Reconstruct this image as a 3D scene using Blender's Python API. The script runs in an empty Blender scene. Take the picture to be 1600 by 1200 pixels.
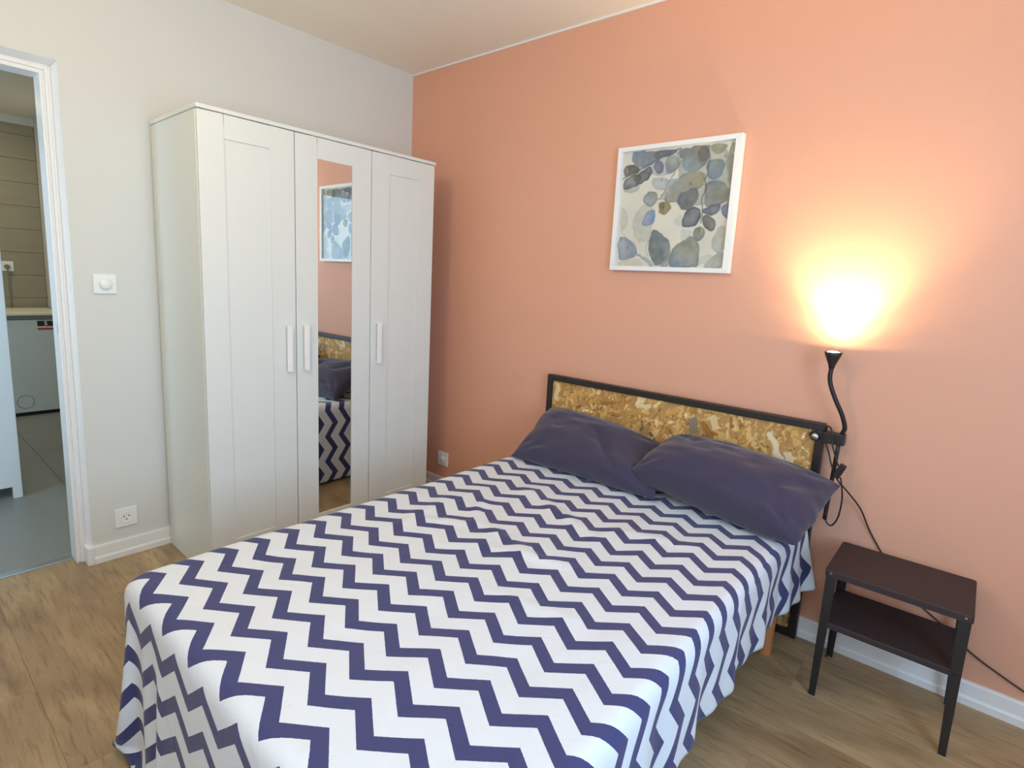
import bpy, bmesh, math, random
import numpy as np
from mathutils import Matrix, Vector
from mathutils import noise as mnoise

random.seed(7); rng = np.random.default_rng(11)
scene = bpy.context.scene
COL = scene.collection

# ------------------------------------------------------------------ camera
CAM = Vector((2.8217, -2.3118, 1.3187))
_y, _p, _r = [math.radians(a) for a in (40.4966, -9.1844, 2.8547)]
_f = Vector((-math.sin(_y) * math.cos(_p), math.cos(_y) * math.cos(_p), math.sin(_p)))
_rt = Vector((math.cos(_y), math.sin(_y), 0)); _u = _rt.cross(_f)
_R = _rt * math.cos(_r) + _u * math.sin(_r); _U = -_rt * math.sin(_r) + _u * math.cos(_r)
cd = bpy.data.cameras.new('camera'); cam = bpy.data.objects.new('camera', cd); COL.objects.link(cam)
M4 = Matrix((( _R.x, _U.x, -_f.x, CAM.x), (_R.y, _U.y, -_f.y, CAM.y), (_R.z, _U.z, -_f.z, CAM.z), (0, 0, 0, 1)))
cam.matrix_world = M4
cd.sensor_width = 36; cd.sensor_fit = 'HORIZONTAL'; cd.lens = 873.3223 * 36 / 1600
cd.shift_x = 9.3238 / 1600; cd.shift_y = -21.9392 / 1600; cd.clip_start = 0.02
scene.camera = cam

# ------------------------------------------------------------------ world, daylight, exposure
scene.view_settings.view_transform = 'Standard'; scene.view_settings.look = 'None'
scene.view_settings.gamma = 1; scene.view_settings.use_curve_mapping = False
scene.view_settings.exposure = 0.03
scene.cycles.use_denoising = True
scene.cycles.max_bounces = 10; scene.cycles.diffuse_bounces = 6
scene.cycles.sample_clamp_indirect = 4
w = bpy.data.worlds.new('world'); scene.world = w; w.use_nodes = True
w.node_tree.nodes['Background'].inputs[0].default_value = (0.62, 0.8, 1.0, 1)
w.node_tree.nodes['Background'].inputs[1].default_value = 1.0

def area_light(name, loc, direction, sx, sy, power, color):
    l = bpy.data.lights.new(name, 'AREA'); l.shape = 'RECTANGLE'; l.size = sx; l.size_y = sy
    l.energy = power; l.color = color
    o = bpy.data.objects.new(name, l); COL.objects.link(o); o.location = loc
    o.rotation_euler = Vector(direction).to_track_quat('-Z', 'Y').to_euler()
    o['kind'] = 'helper'
    return o
# daylight entering through the bedroom window (right wall) and, for the hall, from an added area light
area_light('window_daylight', (3.84, -1.80, 1.40), (-1, 0, 0), 1.3, 1.45, 47, (0.45, 0.71, 1.0))
area_light('added_front_fill', (2.30, -2.94, 1.55), (0, 1, 0), 1.2, 1.2, 9, (0.85, 0.92, 1.0))  # added fill light from behind the camera, through an invented window
area_light('hall_daylight', (-0.38, -3.38, 1.5), (-.3, 1, .3), 0.4, 1.4, 27, (0.52, 0.78, 1.0))
# a warm lamp in the laundry room beyond the hall
area_light('laundry_light', (-2.9, -1.9, 2.46), (-.05, 0.05, -1), 0.35, 0.35, 9, (1.0, 0.88, 0.62))

# ------------------------------------------------------------------ helpers
def s2l(c):
    return tuple(((x / 255) / 12.92 if x / 255 <= 0.04045 else ((x / 255 + 0.055) / 1.055) ** 2.4) for x in c)

def tag(o, label=None, cat=None, group=None, kind=None):
    if label: o['label'] = label
    if cat: o['category'] = cat
    if group: o['group'] = group
    if kind: o['kind'] = kind
    return o

def empty(name, loc=(0, 0, 0), rz=0):
    o = bpy.data.objects.new(name, None); COL.objects.link(o); o.location = loc
    o.rotation_euler = (0, 0, rz); o.empty_display_size = 0.1
    return o

WORLD = {}
def wloc(o):
    v = Vector((0, 0, 0))
    while o: v += o.location; o = o.parent
    return v

def obj(name, bm, mat, parent=None, bevel=0, smooth=False, seg=2, origin=None):
    """bm holds world coordinates; the object's origin goes to the parent's place or to `origin`."""
    me = bpy.data.meshes.new(name)
    base = wloc(parent) if parent else Vector((0, 0, 0))
    og = Vector(origin) if origin is not None else base
    bmesh.ops.translate(bm, verts=bm.verts, vec=-og)
    bm.to_mesh(me); bm.free()
    me.materials.append(mat)
    if smooth:
        for p in me.polygons: p.use_smooth = True
    o = bpy.data.objects.new(name, me); COL.objects.link(o)
    o.location = og - base
    if parent: o.parent = parent
    if bevel:
        b = o.modifiers.new('bevel', 'BEVEL'); b.width = bevel; b.segments = seg; b.limit_method = 'ANGLE'
        b.harden_normals = False
    return o

def box(bm, x0, x1, y0, y1, z0, z1):
    r = bmesh.ops.create_cube(bm, size=1)
    for v in r['verts']:
        v.co = Vector(((x0 + x1) / 2 + v.co.x * (x1 - x0), (y0 + y1) / 2 + v.co.y * (y1 - y0), (z0 + z1) / 2 + v.co.z * (z1 - z0)))
    return r['verts']

def B(*boxes):
    bm = bmesh.new()
    for b in boxes: box(bm, *b)
    return bm

def cyl(bm, p0, p1, r0, r1=None, n=24, caps=True):
    p0, p1 = Vector(p0), Vector(p1); r1 = r0 if r1 is None else r1
    d = p1 - p0
    m = Matrix.Translation((p0 + p1) / 2) @ d.to_track_quat('Z', 'Y').to_matrix().to_4x4()
    bmesh.ops.create_cone(bm, cap_ends=caps, segments=n, radius1=r0, radius2=r1, depth=d.length, matrix=m)

def spline(pts, n=8):
    P = [Vector(p) for p in pts]; P = [P[0] * 2 - P[1]] + P + [P[-1] * 2 - P[-2]]; out = []
    for i in range(1, len(P) - 2):
        for k in range(n):
            t = k / n; a, b, c, d = P[i - 1], P[i], P[i + 1], P[i + 2]
            out.append(0.5 * ((2 * b) + (c - a) * t + (2 * a - 5 * b + 4 * c - d) * t * t + (-a + 3 * b - 3 * c + d) * t ** 3))
    out.append(P[-2]); return out

def tube(bm, pts, r, n=8, sm=8):
    P = spline(pts, sm); rings = []
    up = Vector((0.13, -0.9, 0.31)).normalized()
    for i, p in enumerate(P):
        t = (P[min(i + 1, len(P) - 1)] - P[max(i - 1, 0)]).normalized()
        a = t.cross(up).normalized(); b = t.cross(a)
        rr = r(i / (len(P) - 1)) if callable(r) else r
        rings.append([bm.verts.new(p + (a * math.cos(2 * math.pi * k / n) + b * math.sin(2 * math.pi * k / n)) * rr) for k in range(n)])
    for i in range(len(rings) - 1):
        for k in range(n):
            bm.faces.new((rings[i][k], rings[i][(k + 1) % n], rings[i + 1][(k + 1) % n], rings[i + 1][k]))
    bm.faces.new(rings[0][::-1]); bm.faces.new(rings[-1])
    bmesh.ops.recalc_face_normals(bm, faces=bm.faces)

def lathe(bm, prof, origin, axis=(0, 0, 1), n=32):
    q = Vector(axis).to_track_quat('Z', 'Y'); o = Vector(origin); rings = []
    for (r, z) in prof:
        rings.append([bm.verts.new(o + q @ Vector((r * math.cos(2 * math.pi * k / n), r * math.sin(2 * math.pi * k / n), z))) for k in range(n)])
    for i in range(len(rings) - 1):
        for k in range(n):
            bm.faces.new((rings[i][k], rings[i][(k + 1) % n], rings[i + 1][(k + 1) % n], rings[i + 1][k]))
    bmesh.ops.recalc_face_normals(bm, faces=bm.faces)

# ------------------------------------------------------------------ materials
def mat(name, rgb, rough=0.6, metal=0, spec=0.5, noise=0.0, nscale=8, bump=0.0, bscale=200, stretch=(1, 1, 1), coat=0):
    m = bpy.data.materials.new(name); m.use_nodes = True; nt = m.node_tree; b = nt.nodes['Principled BSDF']
    c = s2l(rgb); b.inputs['Base Color'].default_value = (*c, 1); b.inputs['Roughness'].default_value = rough
    b.inputs['Metallic'].default_value = metal; b.inputs['Specular IOR Level'].default_value = spec
    b.inputs['Coat Weight'].default_value = coat
    tc = nt.nodes.new('ShaderNodeTexCoord'); mp = nt.nodes.new('ShaderNodeMapping'); mp.inputs['Scale'].default_value = stretch
    nt.links.new(tc.outputs['Object'], mp.inputs['Vector'])
    if noise:
        n = nt.nodes.new('ShaderNodeTexNoise'); n.inputs['Scale'].default_value = nscale; n.inputs['Detail'].default_value = 4
        nt.links.new(mp.outputs['Vector'], n.inputs['Vector'])
        mx = nt.nodes.new('ShaderNodeMix'); mx.data_type = 'RGBA'
        mx.inputs['A'].default_value = (*[x * (1 - noise) for x in c], 1); mx.inputs['B'].default_value = (*[min(1, x * (1 + noise)) for x in c], 1)
        nt.links.new(n.outputs['Fac'], mx.inputs['Factor']); nt.links.new(mx.outputs['Result'], b.inputs['Base Color'])
    if bump:
        n2 = nt.nodes.new('ShaderNodeTexNoise'); n2.inputs['Scale'].default_value = bscale; n2.inputs['Detail'].default_value = 3
        nt.links.new(mp.outputs['Vector'], n2.inputs['Vector'])
        bp = nt.nodes.new('ShaderNodeBump'); bp.inputs['Strength'].default_value = bump; bp.inputs['Distance'].default_value = 0.002
        nt.links.new(n2.outputs['Fac'], bp.inputs['Height']); nt.links.new(bp.outputs['Normal'], b.inputs['Normal'])
    return m

def emit(name, rgb, s):
    m = bpy.data.materials.new(name); m.use_nodes = True; nt = m.node_tree; nt.nodes.clear()
    e = nt.nodes.new('ShaderNodeEmission'); e.inputs[0].default_value = (*rgb, 1); e.inputs[1].default_value = s
    o = nt.nodes.new('ShaderNodeOutputMaterial'); nt.links.new(e.outputs[0], o.inputs[0]); return m

def attr_mat(name, rough=0.6, coat=0, bump=0):
    m = bpy.data.materials.new(name); m.use_nodes = True; nt = m.node_tree; b = nt.nodes['Principled BSDF']
    a = nt.nodes.new('ShaderNodeAttribute'); a.attribute_name = 'paint'
    nt.links.new(a.outputs['Color'], b.inputs['Base Color']); b.inputs['Roughness'].default_value = rough
    b.inputs['Coat Weight'].default_value = coat
    return m

CORAL = mat('coral_paint', (219, 161, 134), 0.62, noise=0.02, nscale=1.5, bump=0.12, bscale=240)
WHITE = mat('white_wall_paint', (214, 212, 206), 0.7, noise=0.015, nscale=2, bump=0.12, bscale=200)
CEIL = mat('ceiling_paint', (242, 234, 218), 0.8, noise=0.02, nscale=1.5)
TRIM = mat('white_gloss_trim', (232, 230, 228), 0.35, noise=0.01)
WARD = mat('white_foil', (218, 220, 214), 0.38, noise=0.01, nscale=3)
MIRROR = mat('mirror_silver', (225, 232, 232), 0.01, metal=1)
PLASTIC = mat('white_plastic', (236, 234, 230), 0.3)
HOLE = mat('dark_hole', (25, 25, 28), 0.8)
BLACKM = mat('black_lacquered_metal', (38, 30, 30), 0.42, noise=0.06, nscale=20, bump=0.06, bscale=500)
TABLEM = mat('dark_brown_lacquer', (49, 35, 37), 0.6, noise=0.05, nscale=15, bump=0.15, bscale=600)
TABLEL = mat('dark_brown_leg_lacquer', (36, 29, 29), 0.55, noise=0.05, nscale=15)
STEEL = mat('brushed_steel', (190, 188, 190), 0.3, metal=1)
CORD = mat('black_rubber_cord', (30, 24, 26), 0.5)
LEGW = mat('varnished_beech', (190, 120, 72), 0.4, noise=0.15, nscale=6, stretch=(8, 8, 1))
MATTR = mat('white_mattress_ticking', (225, 224, 220), 0.9, noise=0.02)
BASEF = mat('grey_divan_fabric', (120, 115, 112), 0.95, noise=0.05, nscale=60)
ALU = mat('grey_aluminium', (170, 176, 176), 0.35, metal=0.8)
GROUT = mat('grey_grout', (96, 92, 84), 0.9)
FTILE = mat('grey_floor_tile', (138, 138, 132), 0.4, noise=0.08, nscale=2.5, bump=0.05, bscale=60)
WTILE = mat('taupe_wall_tile', (150, 142, 122), 0.5, noise=0.1, nscale=4, stretch=(1, 1, 8))
WASH = mat('white_enamel', (205, 210, 205), 0.35)
WASHTOP = mat('cream_machine_top', (226, 222, 200), 0.4, noise=0.03)
GREYP = mat('grey_plastic', (120, 120, 116), 0.5)
REDL = mat('red_label', (196, 62, 40), 0.5); BLKL = mat('black_label', (38, 34, 34), 0.5); WHTL = mat('white_label', (222, 220, 214), 0.5)
CAB = mat('white_cabinet_foil', (222, 228, 232), 0.4)
SUBF = mat('dark_underlay', (52, 40, 30), 0.9)

# oak laminate, varied per plank
def oak():
    m = bpy.data.materials.new('oak_laminate'); m.use_nodes = True; nt = m.node_tree; b = nt.nodes['Principled BSDF']; L = nt.links.new
    tc = nt.nodes.new('ShaderNodeTexCoord'); oi = nt.nodes.new('ShaderNodeObjectInfo')
    cb = nt.nodes.new('ShaderNodeCombineXYZ'); ml = nt.nodes.new('ShaderNodeMath'); ml.operation = 'MULTIPLY'; ml.inputs[1].default_value = 37
    L(oi.outputs['Random'], ml.inputs[0]); L(ml.outputs[0], cb.inputs[0]); L(ml.outputs[0], cb.inputs[2])
    ad = nt.nodes.new('ShaderNodeVectorMath'); ad.operation = 'ADD'; L(tc.outputs['Object'], ad.inputs[0]); L(cb.outputs[0], ad.inputs[1])
    def nz(scale, st, det=5, dist=0.0):
        mp = nt.nodes.new('ShaderNodeMapping'); mp.inputs['Scale'].default_value = st; L(ad.outputs[0], mp.inputs[0])
        n = nt.nodes.new('ShaderNodeTexNoise'); n.inputs['Scale'].default_value = scale; n.inputs['Detail'].default_value = det
        n.inputs['Distortion'].default_value = dist; L(mp.outputs[0], n.inputs['Vector']); return n.outputs['Fac']
    blot = nz(2.0, (1.2, 3.0, 1), 3, 0.6); grain = nz(9, (1, 11, 1), 6, 0.4); fine = nz(60, (1, 14, 1), 3); knot = nz(3.2, (1.1, 4.5, 1), 2, 1.2)
    r = nt.nodes.new('ShaderNodeValToRGB'); L(blot, r.inputs[0])
    r.color_ramp.elements[0].position = 0.32; r.color_ramp.elements[0].color = (*s2l((146, 121, 89)), 1)
    r.color_ramp.elements[1].position = 0.68; r.color_ramp.elements[1].color = (*s2l((184, 157, 119)), 1)
    def mulmix(src, fac, lo, hi, dark):
        rr = nt.nodes.new('ShaderNodeMapRange'); L(fac, rr.inputs[0]); rr.inputs[1].default_value = lo; rr.inputs[2].default_value = hi
        mx = nt.nodes.new('ShaderNodeMix'); mx.data_type = 'RGBA'; mx.blend_type = 'MULTIPLY'; L(rr.outputs[0], mx.inputs['Factor'])
        L(src, mx.inputs['A']); mx.inputs['B'].default_value = (*dark, 1); return mx.outputs['Result']
    c = mulmix(r.outputs[0], grain, 0.5, 0.75, (0.66, 0.6, 0.55))
    c = mulmix(c, fine, 0.5, 0.8, (0.8, 0.77, 0.74))
    c = mulmix(c, knot, 0.69, 0.8, (0.3, 0.24, 0.2))
    hv = nt.nodes.new('ShaderNodeHueSaturation'); mr = nt.nodes.new('ShaderNodeMapRange'); L(oi.outputs['Random'], mr.inputs[0])
    mr.inputs[3].default_value = 0.9; mr.inputs[4].default_value = 1.08; L(mr.outputs[0], hv.inputs['Value']); L(c, hv.inputs['Color'])
    L(hv.outputs[0], b.inputs['Base Color']); b.inputs['Roughness'].default_value = 0.46
    bp = nt.nodes.new('ShaderNodeBump'); bp.inputs['Strength'].default_value = 0.15; bp.inputs['Distance'].default_value = 0.001
    L(grain, bp.inputs['Height']); L(bp.outputs[0], b.inputs['Normal'])
    return m
OAK = oak()

# chevron cotton: UV holds the flat sheet in metres
def chevron():
    m = bpy.data.materials.new('chevron_cotton'); m.use_nodes = True; nt = m.node_tree; b = nt.nodes['Principled BSDF']; L = nt.links.new
    uv = nt.nodes.new('ShaderNodeUVMap'); uv.uv_map = 'sheet'; sp = nt.nodes.new('ShaderNodeSeparateXYZ')
    L(uv.outputs[0], sp.inputs[0])
    def M(op, a, bb=None, cc=None):
        n = nt.nodes.new('ShaderNodeMath'); n.operation = op
        for i, v in enumerate((a, bb, cc)):
            if v is None: continue
            if isinstance(v, (int, float)): n.inputs[i].default_value = v
            else: L(v, n.inputs[i])
        return n.outputs[0]
    nz = nt.nodes.new('ShaderNodeTexNoise'); nz.inputs['Scale'].default_value = 160; nz.inputs['Detail'].default_value = 1; L(uv.outputs[0], nz.inputs['Vector'])
    jit = M('MULTIPLY', M('SUBTRACT', nz.outputs['Fac'], 0.5), 0.0016)
    P = 0.1525
    ph = M('DIVIDE', M('SUBTRACT', sp.outputs[0], 1.409), P)
    fr = M('SUBTRACT', ph, M('ROUND', ph)); tri = M('MULTIPLY', M('ABSOLUTE', fr), 2.0)
    yup = M('SUBTRACT', -1.832, M('MULTIPLY', tri, 0.054))
    d = M('ADD', M('SUBTRACT', yup, sp.outputs[1]), jit)
    q = M('DIVIDE', d, 0.0955); fq = M('SUBTRACT', q, M('FLOOR', q))
    blue = M('LESS_THAN', fq, 0.039 / 0.0955)
    wv = nt.nodes.new('ShaderNodeTexNoise'); wv.inputs['Scale'].default_value = 700; L(uv.outputs[0], wv.inputs['Vector'])
    mx = nt.nodes.new('ShaderNodeMix'); mx.data_type = 'RGBA'; L(blue, mx.inputs['Factor'])
    mx.inputs['A'].default_value = (*s2l((210, 213, 219)), 1); mx.inputs['B'].default_value = (*s2l((50, 52, 100)), 1)
    L(mx.outputs['Result'], b.inputs['Base Color']); b.inputs['Roughness'].default_value = 0.85
    b.inputs['Sheen Weight'].default_value = 0.15
    bp = nt.nodes.new('ShaderNodeBump'); bp.inputs['Strength'].default_value = 0.12; bp.inputs['Distance'].default_value = 0.001
    L(wv.outputs['Fac'], bp.inputs['Height'])
    n3 = nt.nodes.new('ShaderNodeTexNoise'); n3.inputs['Scale'].default_value = 14; n3.inputs['Detail'].default_value = 5; n3.inputs['Distortion'].default_value = 1.0
    L(uv.outputs[0], n3.inputs['Vector'])
    b2 = nt.nodes.new('ShaderNodeBump'); b2.inputs['Strength'].default_value = 0.35; b2.inputs['Distance'].default_value = 0.008
    L(n3.outputs['Fac'], b2.inputs['Height']); L(bp.outputs[0], b2.inputs['Normal']); L(b2.outputs[0], b.inputs['Normal'])
    # thin cotton lets a little light through
    return m
CHEV = chevron()
def pillow_cloth():
    m = mat('purple_cotton', (54, 46, 70), 0.85, noise=0.06, nscale=300, bump=0.25, bscale=26)
    m.node_tree.nodes['Principled BSDF'].inputs['Sheen Weight'].default_value = 0.25
    return m
PURPLE = pillow_cloth()
ART_BLOBS=[((150,152,143),0.62,[(0.475,0.978),(0.945,0.978),(0.975,0.648),(0.932,0.547),(0.787,0.507),(0.605,0.515),(0.457,0.619),(0.553,0.736),(0.525,0.881)]),((168,170,160),0.5,[(0.154,0.484),(0.32,0.577),(0.352,0.4),(0.328,0.223),(0.195,0.21),(0.15,0.353)]),((150,156,160),0.5,[(0.08,1.0),(0.475,0.972),(0.543,0.845),(0.443,0.768),(0.314,0.778),(0.121,0.819)]),((172,172,165),0.6,[(0.027,0.698),(0.129,0.742),(0.199,0.712),(0.18,0.662),(0.109,0.633),(0.037,0.658)]),((120,128,140),0.9,[(0.102,0.998),(0.35,0.982),(0.373,0.897),(0.262,0.863),(0.162,0.859),(0.082,0.911),(0.084,0.968)]),((98,100,112),0.85,[(0.307,0.986),(0.529,0.984),(0.48,0.932),(0.371,0.909),(0.285,0.923)]),((88,90,92),0.9,[(0.012,0.873),(0.115,0.883),(0.184,0.851),(0.166,0.809),(0.092,0.795),(0.02,0.782)]),((96,96,92),0.9,[(0.018,0.752),(0.123,0.807),(0.199,0.787),(0.189,0.724),(0.119,0.678),(0.025,0.678)]),((84,86,90),0.92,[(0.123,0.793),(0.195,0.813),(0.248,0.865),(0.293,0.849),(0.293,0.78),(0.248,0.734),(0.191,0.71),(0.129,0.728)]),((96,104,130),0.9,[(0.305,0.871),(0.338,0.901),(0.389,0.883),(0.404,0.833),(0.377,0.793),(0.334,0.791),(0.305,0.829)]),((130,138,134),0.85,[(0.402,0.893),(0.439,0.936),(0.508,0.913),(0.547,0.857),(0.52,0.799),(0.455,0.782),(0.408,0.833)]),((135,150,175),0.6,[(0.416,0.813),(0.471,0.809),(0.467,0.778),(0.432,0.784)]),((160,170,175),0.8,[(0.303,0.754),(0.385,0.766),(0.5,0.728),(0.553,0.748),(0.506,0.666),(0.426,0.648),(0.357,0.652),(0.293,0.706)]),((118,124,120),0.9,[(0.516,0.972),(0.594,0.982),(0.773,0.98),(0.785,0.869),(0.754,0.815),(0.682,0.772),(0.602,0.787),(0.555,0.843),(0.564,0.891),(0.525,0.893)]),((95,88,86),0.7,[(0.686,0.966),(0.779,0.986),(0.775,0.859),(0.723,0.851),(0.686,0.901)]),((138,150,148),0.8,[(0.566,0.879),(0.668,0.891),(0.727,0.829),(0.707,0.782),(0.629,0.774),(0.572,0.819)]),((140,140,126),0.9,[(0.551,0.76),(0.629,0.784),(0.758,0.778),(0.779,0.708),(0.746,0.65),(0.684,0.631),(0.572,0.565),(0.494,0.533),(0.436,0.547),(0.416,0.609),(0.504,0.69)]),((150,158,156),0.7,[(0.412,0.648),(0.541,0.736),(0.607,0.732),(0.512,0.617),(0.434,0.573)]),((112,114,106),0.9,[(0.568,0.613),(0.668,0.656),(0.73,0.627),(0.732,0.557),(0.686,0.486),(0.635,0.466),(0.572,0.492),(0.545,0.555)]),((140,142,132),0.9,[(0.797,0.984),(0.92,0.976),(0.918,0.936),(0.881,0.899),(0.832,0.901),(0.797,0.932)]),((150,150,140),0.7,[(0.945,0.978),(0.988,0.984),(0.99,0.895),(0.941,0.855),(0.895,0.881),(0.951,0.909)]),((112,126,140),0.92,[(0.797,0.869),(0.861,0.867),(0.912,0.847),(0.918,0.789),(0.893,0.722),(0.855,0.7),(0.801,0.716),(0.773,0.766),(0.77,0.837)]),((152,150,138),0.85,[(0.912,0.847),(0.967,0.885),(0.994,0.895),(0.988,0.646),(0.965,0.635),(0.961,0.728),(0.93,0.787)]),((118,122,118),0.9,[(0.787,0.69),(0.855,0.702),(0.93,0.674),(0.98,0.613),(0.963,0.545),(0.926,0.501),(0.84,0.48),(0.779,0.519),(0.789,0.553),(0.773,0.65)]),((88,104,140),0.45,[(0.805,0.694),(0.879,0.688),(0.883,0.654),(0.809,0.658)]),((100,104,118),0.9,[(0.764,0.484),(0.838,0.505),(0.934,0.523),(0.908,0.442),(0.846,0.426),(0.781,0.442)]),((104,110,142),0.8,[(0.926,0.488),(0.988,0.531),(1.012,0.38),(0.967,0.394),(0.918,0.454)]),((126,130,122),0.8,[(0.941,0.637),(0.988,0.646),(0.998,0.496),(0.959,0.521)]),((132,140,136),0.92,[(0.23,0.607),(0.285,0.654),(0.35,0.639),(0.371,0.575),(0.34,0.527),(0.277,0.515),(0.236,0.557)]),((140,128,90),0.92,[(0.375,0.537),(0.422,0.561),(0.494,0.533),(0.496,0.482),(0.467,0.446),(0.426,0.442),(0.391,0.474)]),((165,150,105),0.6,[(0.424,0.523),(0.482,0.521),(0.48,0.47),(0.445,0.472)]),((118,104,76),0.8,[(0.367,0.539),(0.436,0.547),(0.43,0.478),(0.398,0.492)]),((180,180,172),0.6,[(0.023,0.541),(0.076,0.486),(0.102,0.42),(0.084,0.329),(0.035,0.303),(0.02,0.424)]),((190,190,180),0.55,[(0.197,0.494),(0.26,0.454),(0.342,0.362),(0.322,0.273),(0.254,0.21),(0.211,0.196),(0.156,0.301),(0.16,0.418)]),((120,140,172),0.85,[(0.258,0.466),(0.342,0.509),(0.371,0.45),(0.348,0.376),(0.285,0.345),(0.232,0.372),(0.25,0.416)]),((128,140,164),0.9,[(0.008,0.251),(0.068,0.261),(0.148,0.231),(0.211,0.17),(0.213,0.106),(0.148,0.057),(0.025,0.047)]),((160,168,172),0.8,[(0.203,0.118),(0.279,0.106),(0.406,0.007),(0.348,0.005),(0.266,0.08),(0.191,0.098)]),((190,184,168),0.6,[(0.025,0.043),(0.176,0.078),(0.254,0.059),(0.311,0.009),(0.033,0.005)]),((112,120,116),0.95,[(0.359,0.329),(0.428,0.291),(0.496,0.233),(0.535,0.164),(0.51,0.108),(0.461,0.031),(0.42,0.007),(0.375,0.035),(0.32,0.144),(0.324,0.261)]),((140,144,138),0.85,[(0.461,0.031),(0.51,0.108),(0.539,0.158),(0.535,0.001),(0.434,0.005)]),((128,134,130),0.92,[(0.541,0.146),(0.633,0.233),(0.709,0.269),(0.77,0.219),(0.789,0.074),(0.785,-0.001),(0.535,0.001),(0.514,0.069)]),((96,116,150),0.35,[(0.527,0.069),(0.609,0.084),(0.617,0.009),(0.535,0.007)]),((88,92,98),0.95,[(0.635,0.464),(0.697,0.505),(0.758,0.484),(0.766,0.4),(0.74,0.353),(0.676,0.329),(0.615,0.343),(0.598,0.406)]),((96,100,100),0.95,[(0.777,0.424),(0.834,0.434),(0.889,0.384),(0.893,0.325),(0.861,0.301),(0.814,0.321),(0.777,0.376)]),((122,128,118),0.95,[(0.73,0.329),(0.773,0.345),(0.822,0.309),(0.82,0.261),(0.77,0.217),(0.725,0.243),(0.713,0.293)]),((196,196,188),0.5,[(0.541,0.408),(0.596,0.466),(0.609,0.343),(0.553,0.351)]),((194,192,182),0.5,[(0.611,0.319),(0.703,0.323),(0.709,0.269),(0.623,0.215),(0.602,0.269)]),((172,172,162),0.75,[(0.918,0.347),(0.986,0.341),(1.01,0.206),(0.967,0.124),(0.92,0.11),(0.871,0.206),(0.902,0.277)]),((168,166,152),0.8,[(0.848,0.074),(0.92,0.11),(1.008,0.146),(1.006,0.005),(0.818,0.001)]),((180,184,184),0.6,[(0.781,0.086),(0.855,0.122),(0.908,0.098),(0.85,0.049),(0.783,0.011)])]
ART_STEMS=[((92,96,96),0.0122,[(0.023,0.774),(0.15,0.829),(0.289,0.891),(0.449,0.962),(0.541,0.982)]),((120,126,124),0.0095,[(0.404,0.599),(0.449,0.706),(0.531,0.833),(0.598,0.934)]),((88,86,82),0.0081,[(0.77,0.364),(0.773,0.46),(0.762,0.555),(0.785,0.648),(0.77,0.72)]),((90,88,84),0.0081,[(0.777,0.718),(0.787,0.857),(0.775,0.974)]),((120,116,108),0.0068,[(0.697,0.629),(0.75,0.668),(0.775,0.672)]),((140,136,124),0.0162,[(0.955,0.976),(0.957,0.819),(0.986,0.635),(0.967,0.498)]),((150,140,120),0.0122,[(0.363,0.575),(0.512,0.617),(0.676,0.702)]),((140,140,132),0.0041,[(0.023,0.317),(0.098,0.251),(0.18,0.21)]),((120,120,114),0.0041,[(0.318,0.094),(0.295,0.17),(0.318,0.235)])]
ART_DOTS=[((70,78,100),0.0068,(0.117,0.166)),((110,110,100),0.0081,(0.574,0.615)),((90,90,84),0.0095,(0.65,0.686)),((110,118,130),0.0081,(0.389,0.736))]

# ================================================================== THE ROOM
H = 2.50; XR = 3.85; YB = -2.95; T = 0.14
def struct(name, bm, m, **k): return tag(obj(name, bm, m, **k), kind='structure')
struct('wall_back', B((-T, XR + T, 0, T, -0.02, H + 0.1)), CORAL)
DY0, DY1, DZ = -1.729, -2.66, 2.057
struct('wall_left', B((-T, 0, DY0, 0, -0.02, H + 0.1), (-T, 0, YB - T, DY1, -0.02, H + 0.1), (-T, 0, DY1, DY0, DZ, H + 0.1)), WHITE)
V0, V1, VZ0, VZ1 = 1.66, 2.94, 0.92, 2.18
struct('wall_front', B((0, V0, YB - T, YB, -0.02, H + 0.1), (V1, XR + T, YB - T, YB, -0.02, H + 0.1), (V0, V1, YB - T, YB, -0.02, VZ0), (V0, V1, YB - T, YB, VZ1, H + 0.1)), WHITE)
WY0, WY1, WZ0, WZ1 = -1.13, -2.48, 0.66, 2.14
struct('wall_right', B((XR, XR + T, YB, WY1, -0.02, H + 0.1), (XR, XR + T, WY0, 0, -0.02, H + 0.1), (XR, XR + T, WY1, WY0, -0.02, WZ0), (XR, XR + T, WY1, WY0, WZ1, H + 0.1)), WHITE)
struct('ceiling', B((0, XR, YB, 0, H, H + 0.1)), CEIL)
struct('trim_1', B((0.0, XR, -0.006, 0, H - 0.008, H)), TRIM)
wn = tag(empty('window_1', (XR, -1.80, WZ0)), kind='structure')
obj('window_frame', B((XR + .03, XR + .09, WY1, WY0, WZ0, WZ0 + .06), (XR + .03, XR + .09, WY1, WY0, WZ1 - .06, WZ1), (XR + .03, XR + .09, WY1, WY1 + .06, WZ0, WZ1),
    (XR + .03, XR + .09, WY0 - .06, WY0, WZ0, WZ1), (XR + .03, XR + .09, -1.84, -1.77, WZ0, WZ1)), TRIM, wn, bevel=0.004)
obj('window_sill', B((XR - .03, XR + .03, WY1 - .03, WY0 + .03, WZ0 - .03, WZ0)), TRIM, wn, bevel=0.004)

w2 = tag(empty('added_window', (2.3, YB, VZ0)), kind='structure')  # invented window behind the camera, added to go with the front fill light
obj('window_frame', B((V0, V1, YB - .09, YB - .03, VZ0, VZ0 + .06), (V0, V1, YB - .09, YB - .03, VZ1 - .06, VZ1), (V0, V0 + .06, YB - .09, YB - .03, VZ0, VZ1), (V1 - .06, V1, YB - .09, YB - .03, VZ0, VZ1), (2.265, 2.335, YB - .09, YB - .03, VZ0, VZ1)), TRIM, w2, bevel=0.004)
obj('window_sill', B((V0 - .03, V1 + .03, YB - .03, YB + .03, VZ0 - .03, VZ0)), TRIM, w2, bevel=0.004)

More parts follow.
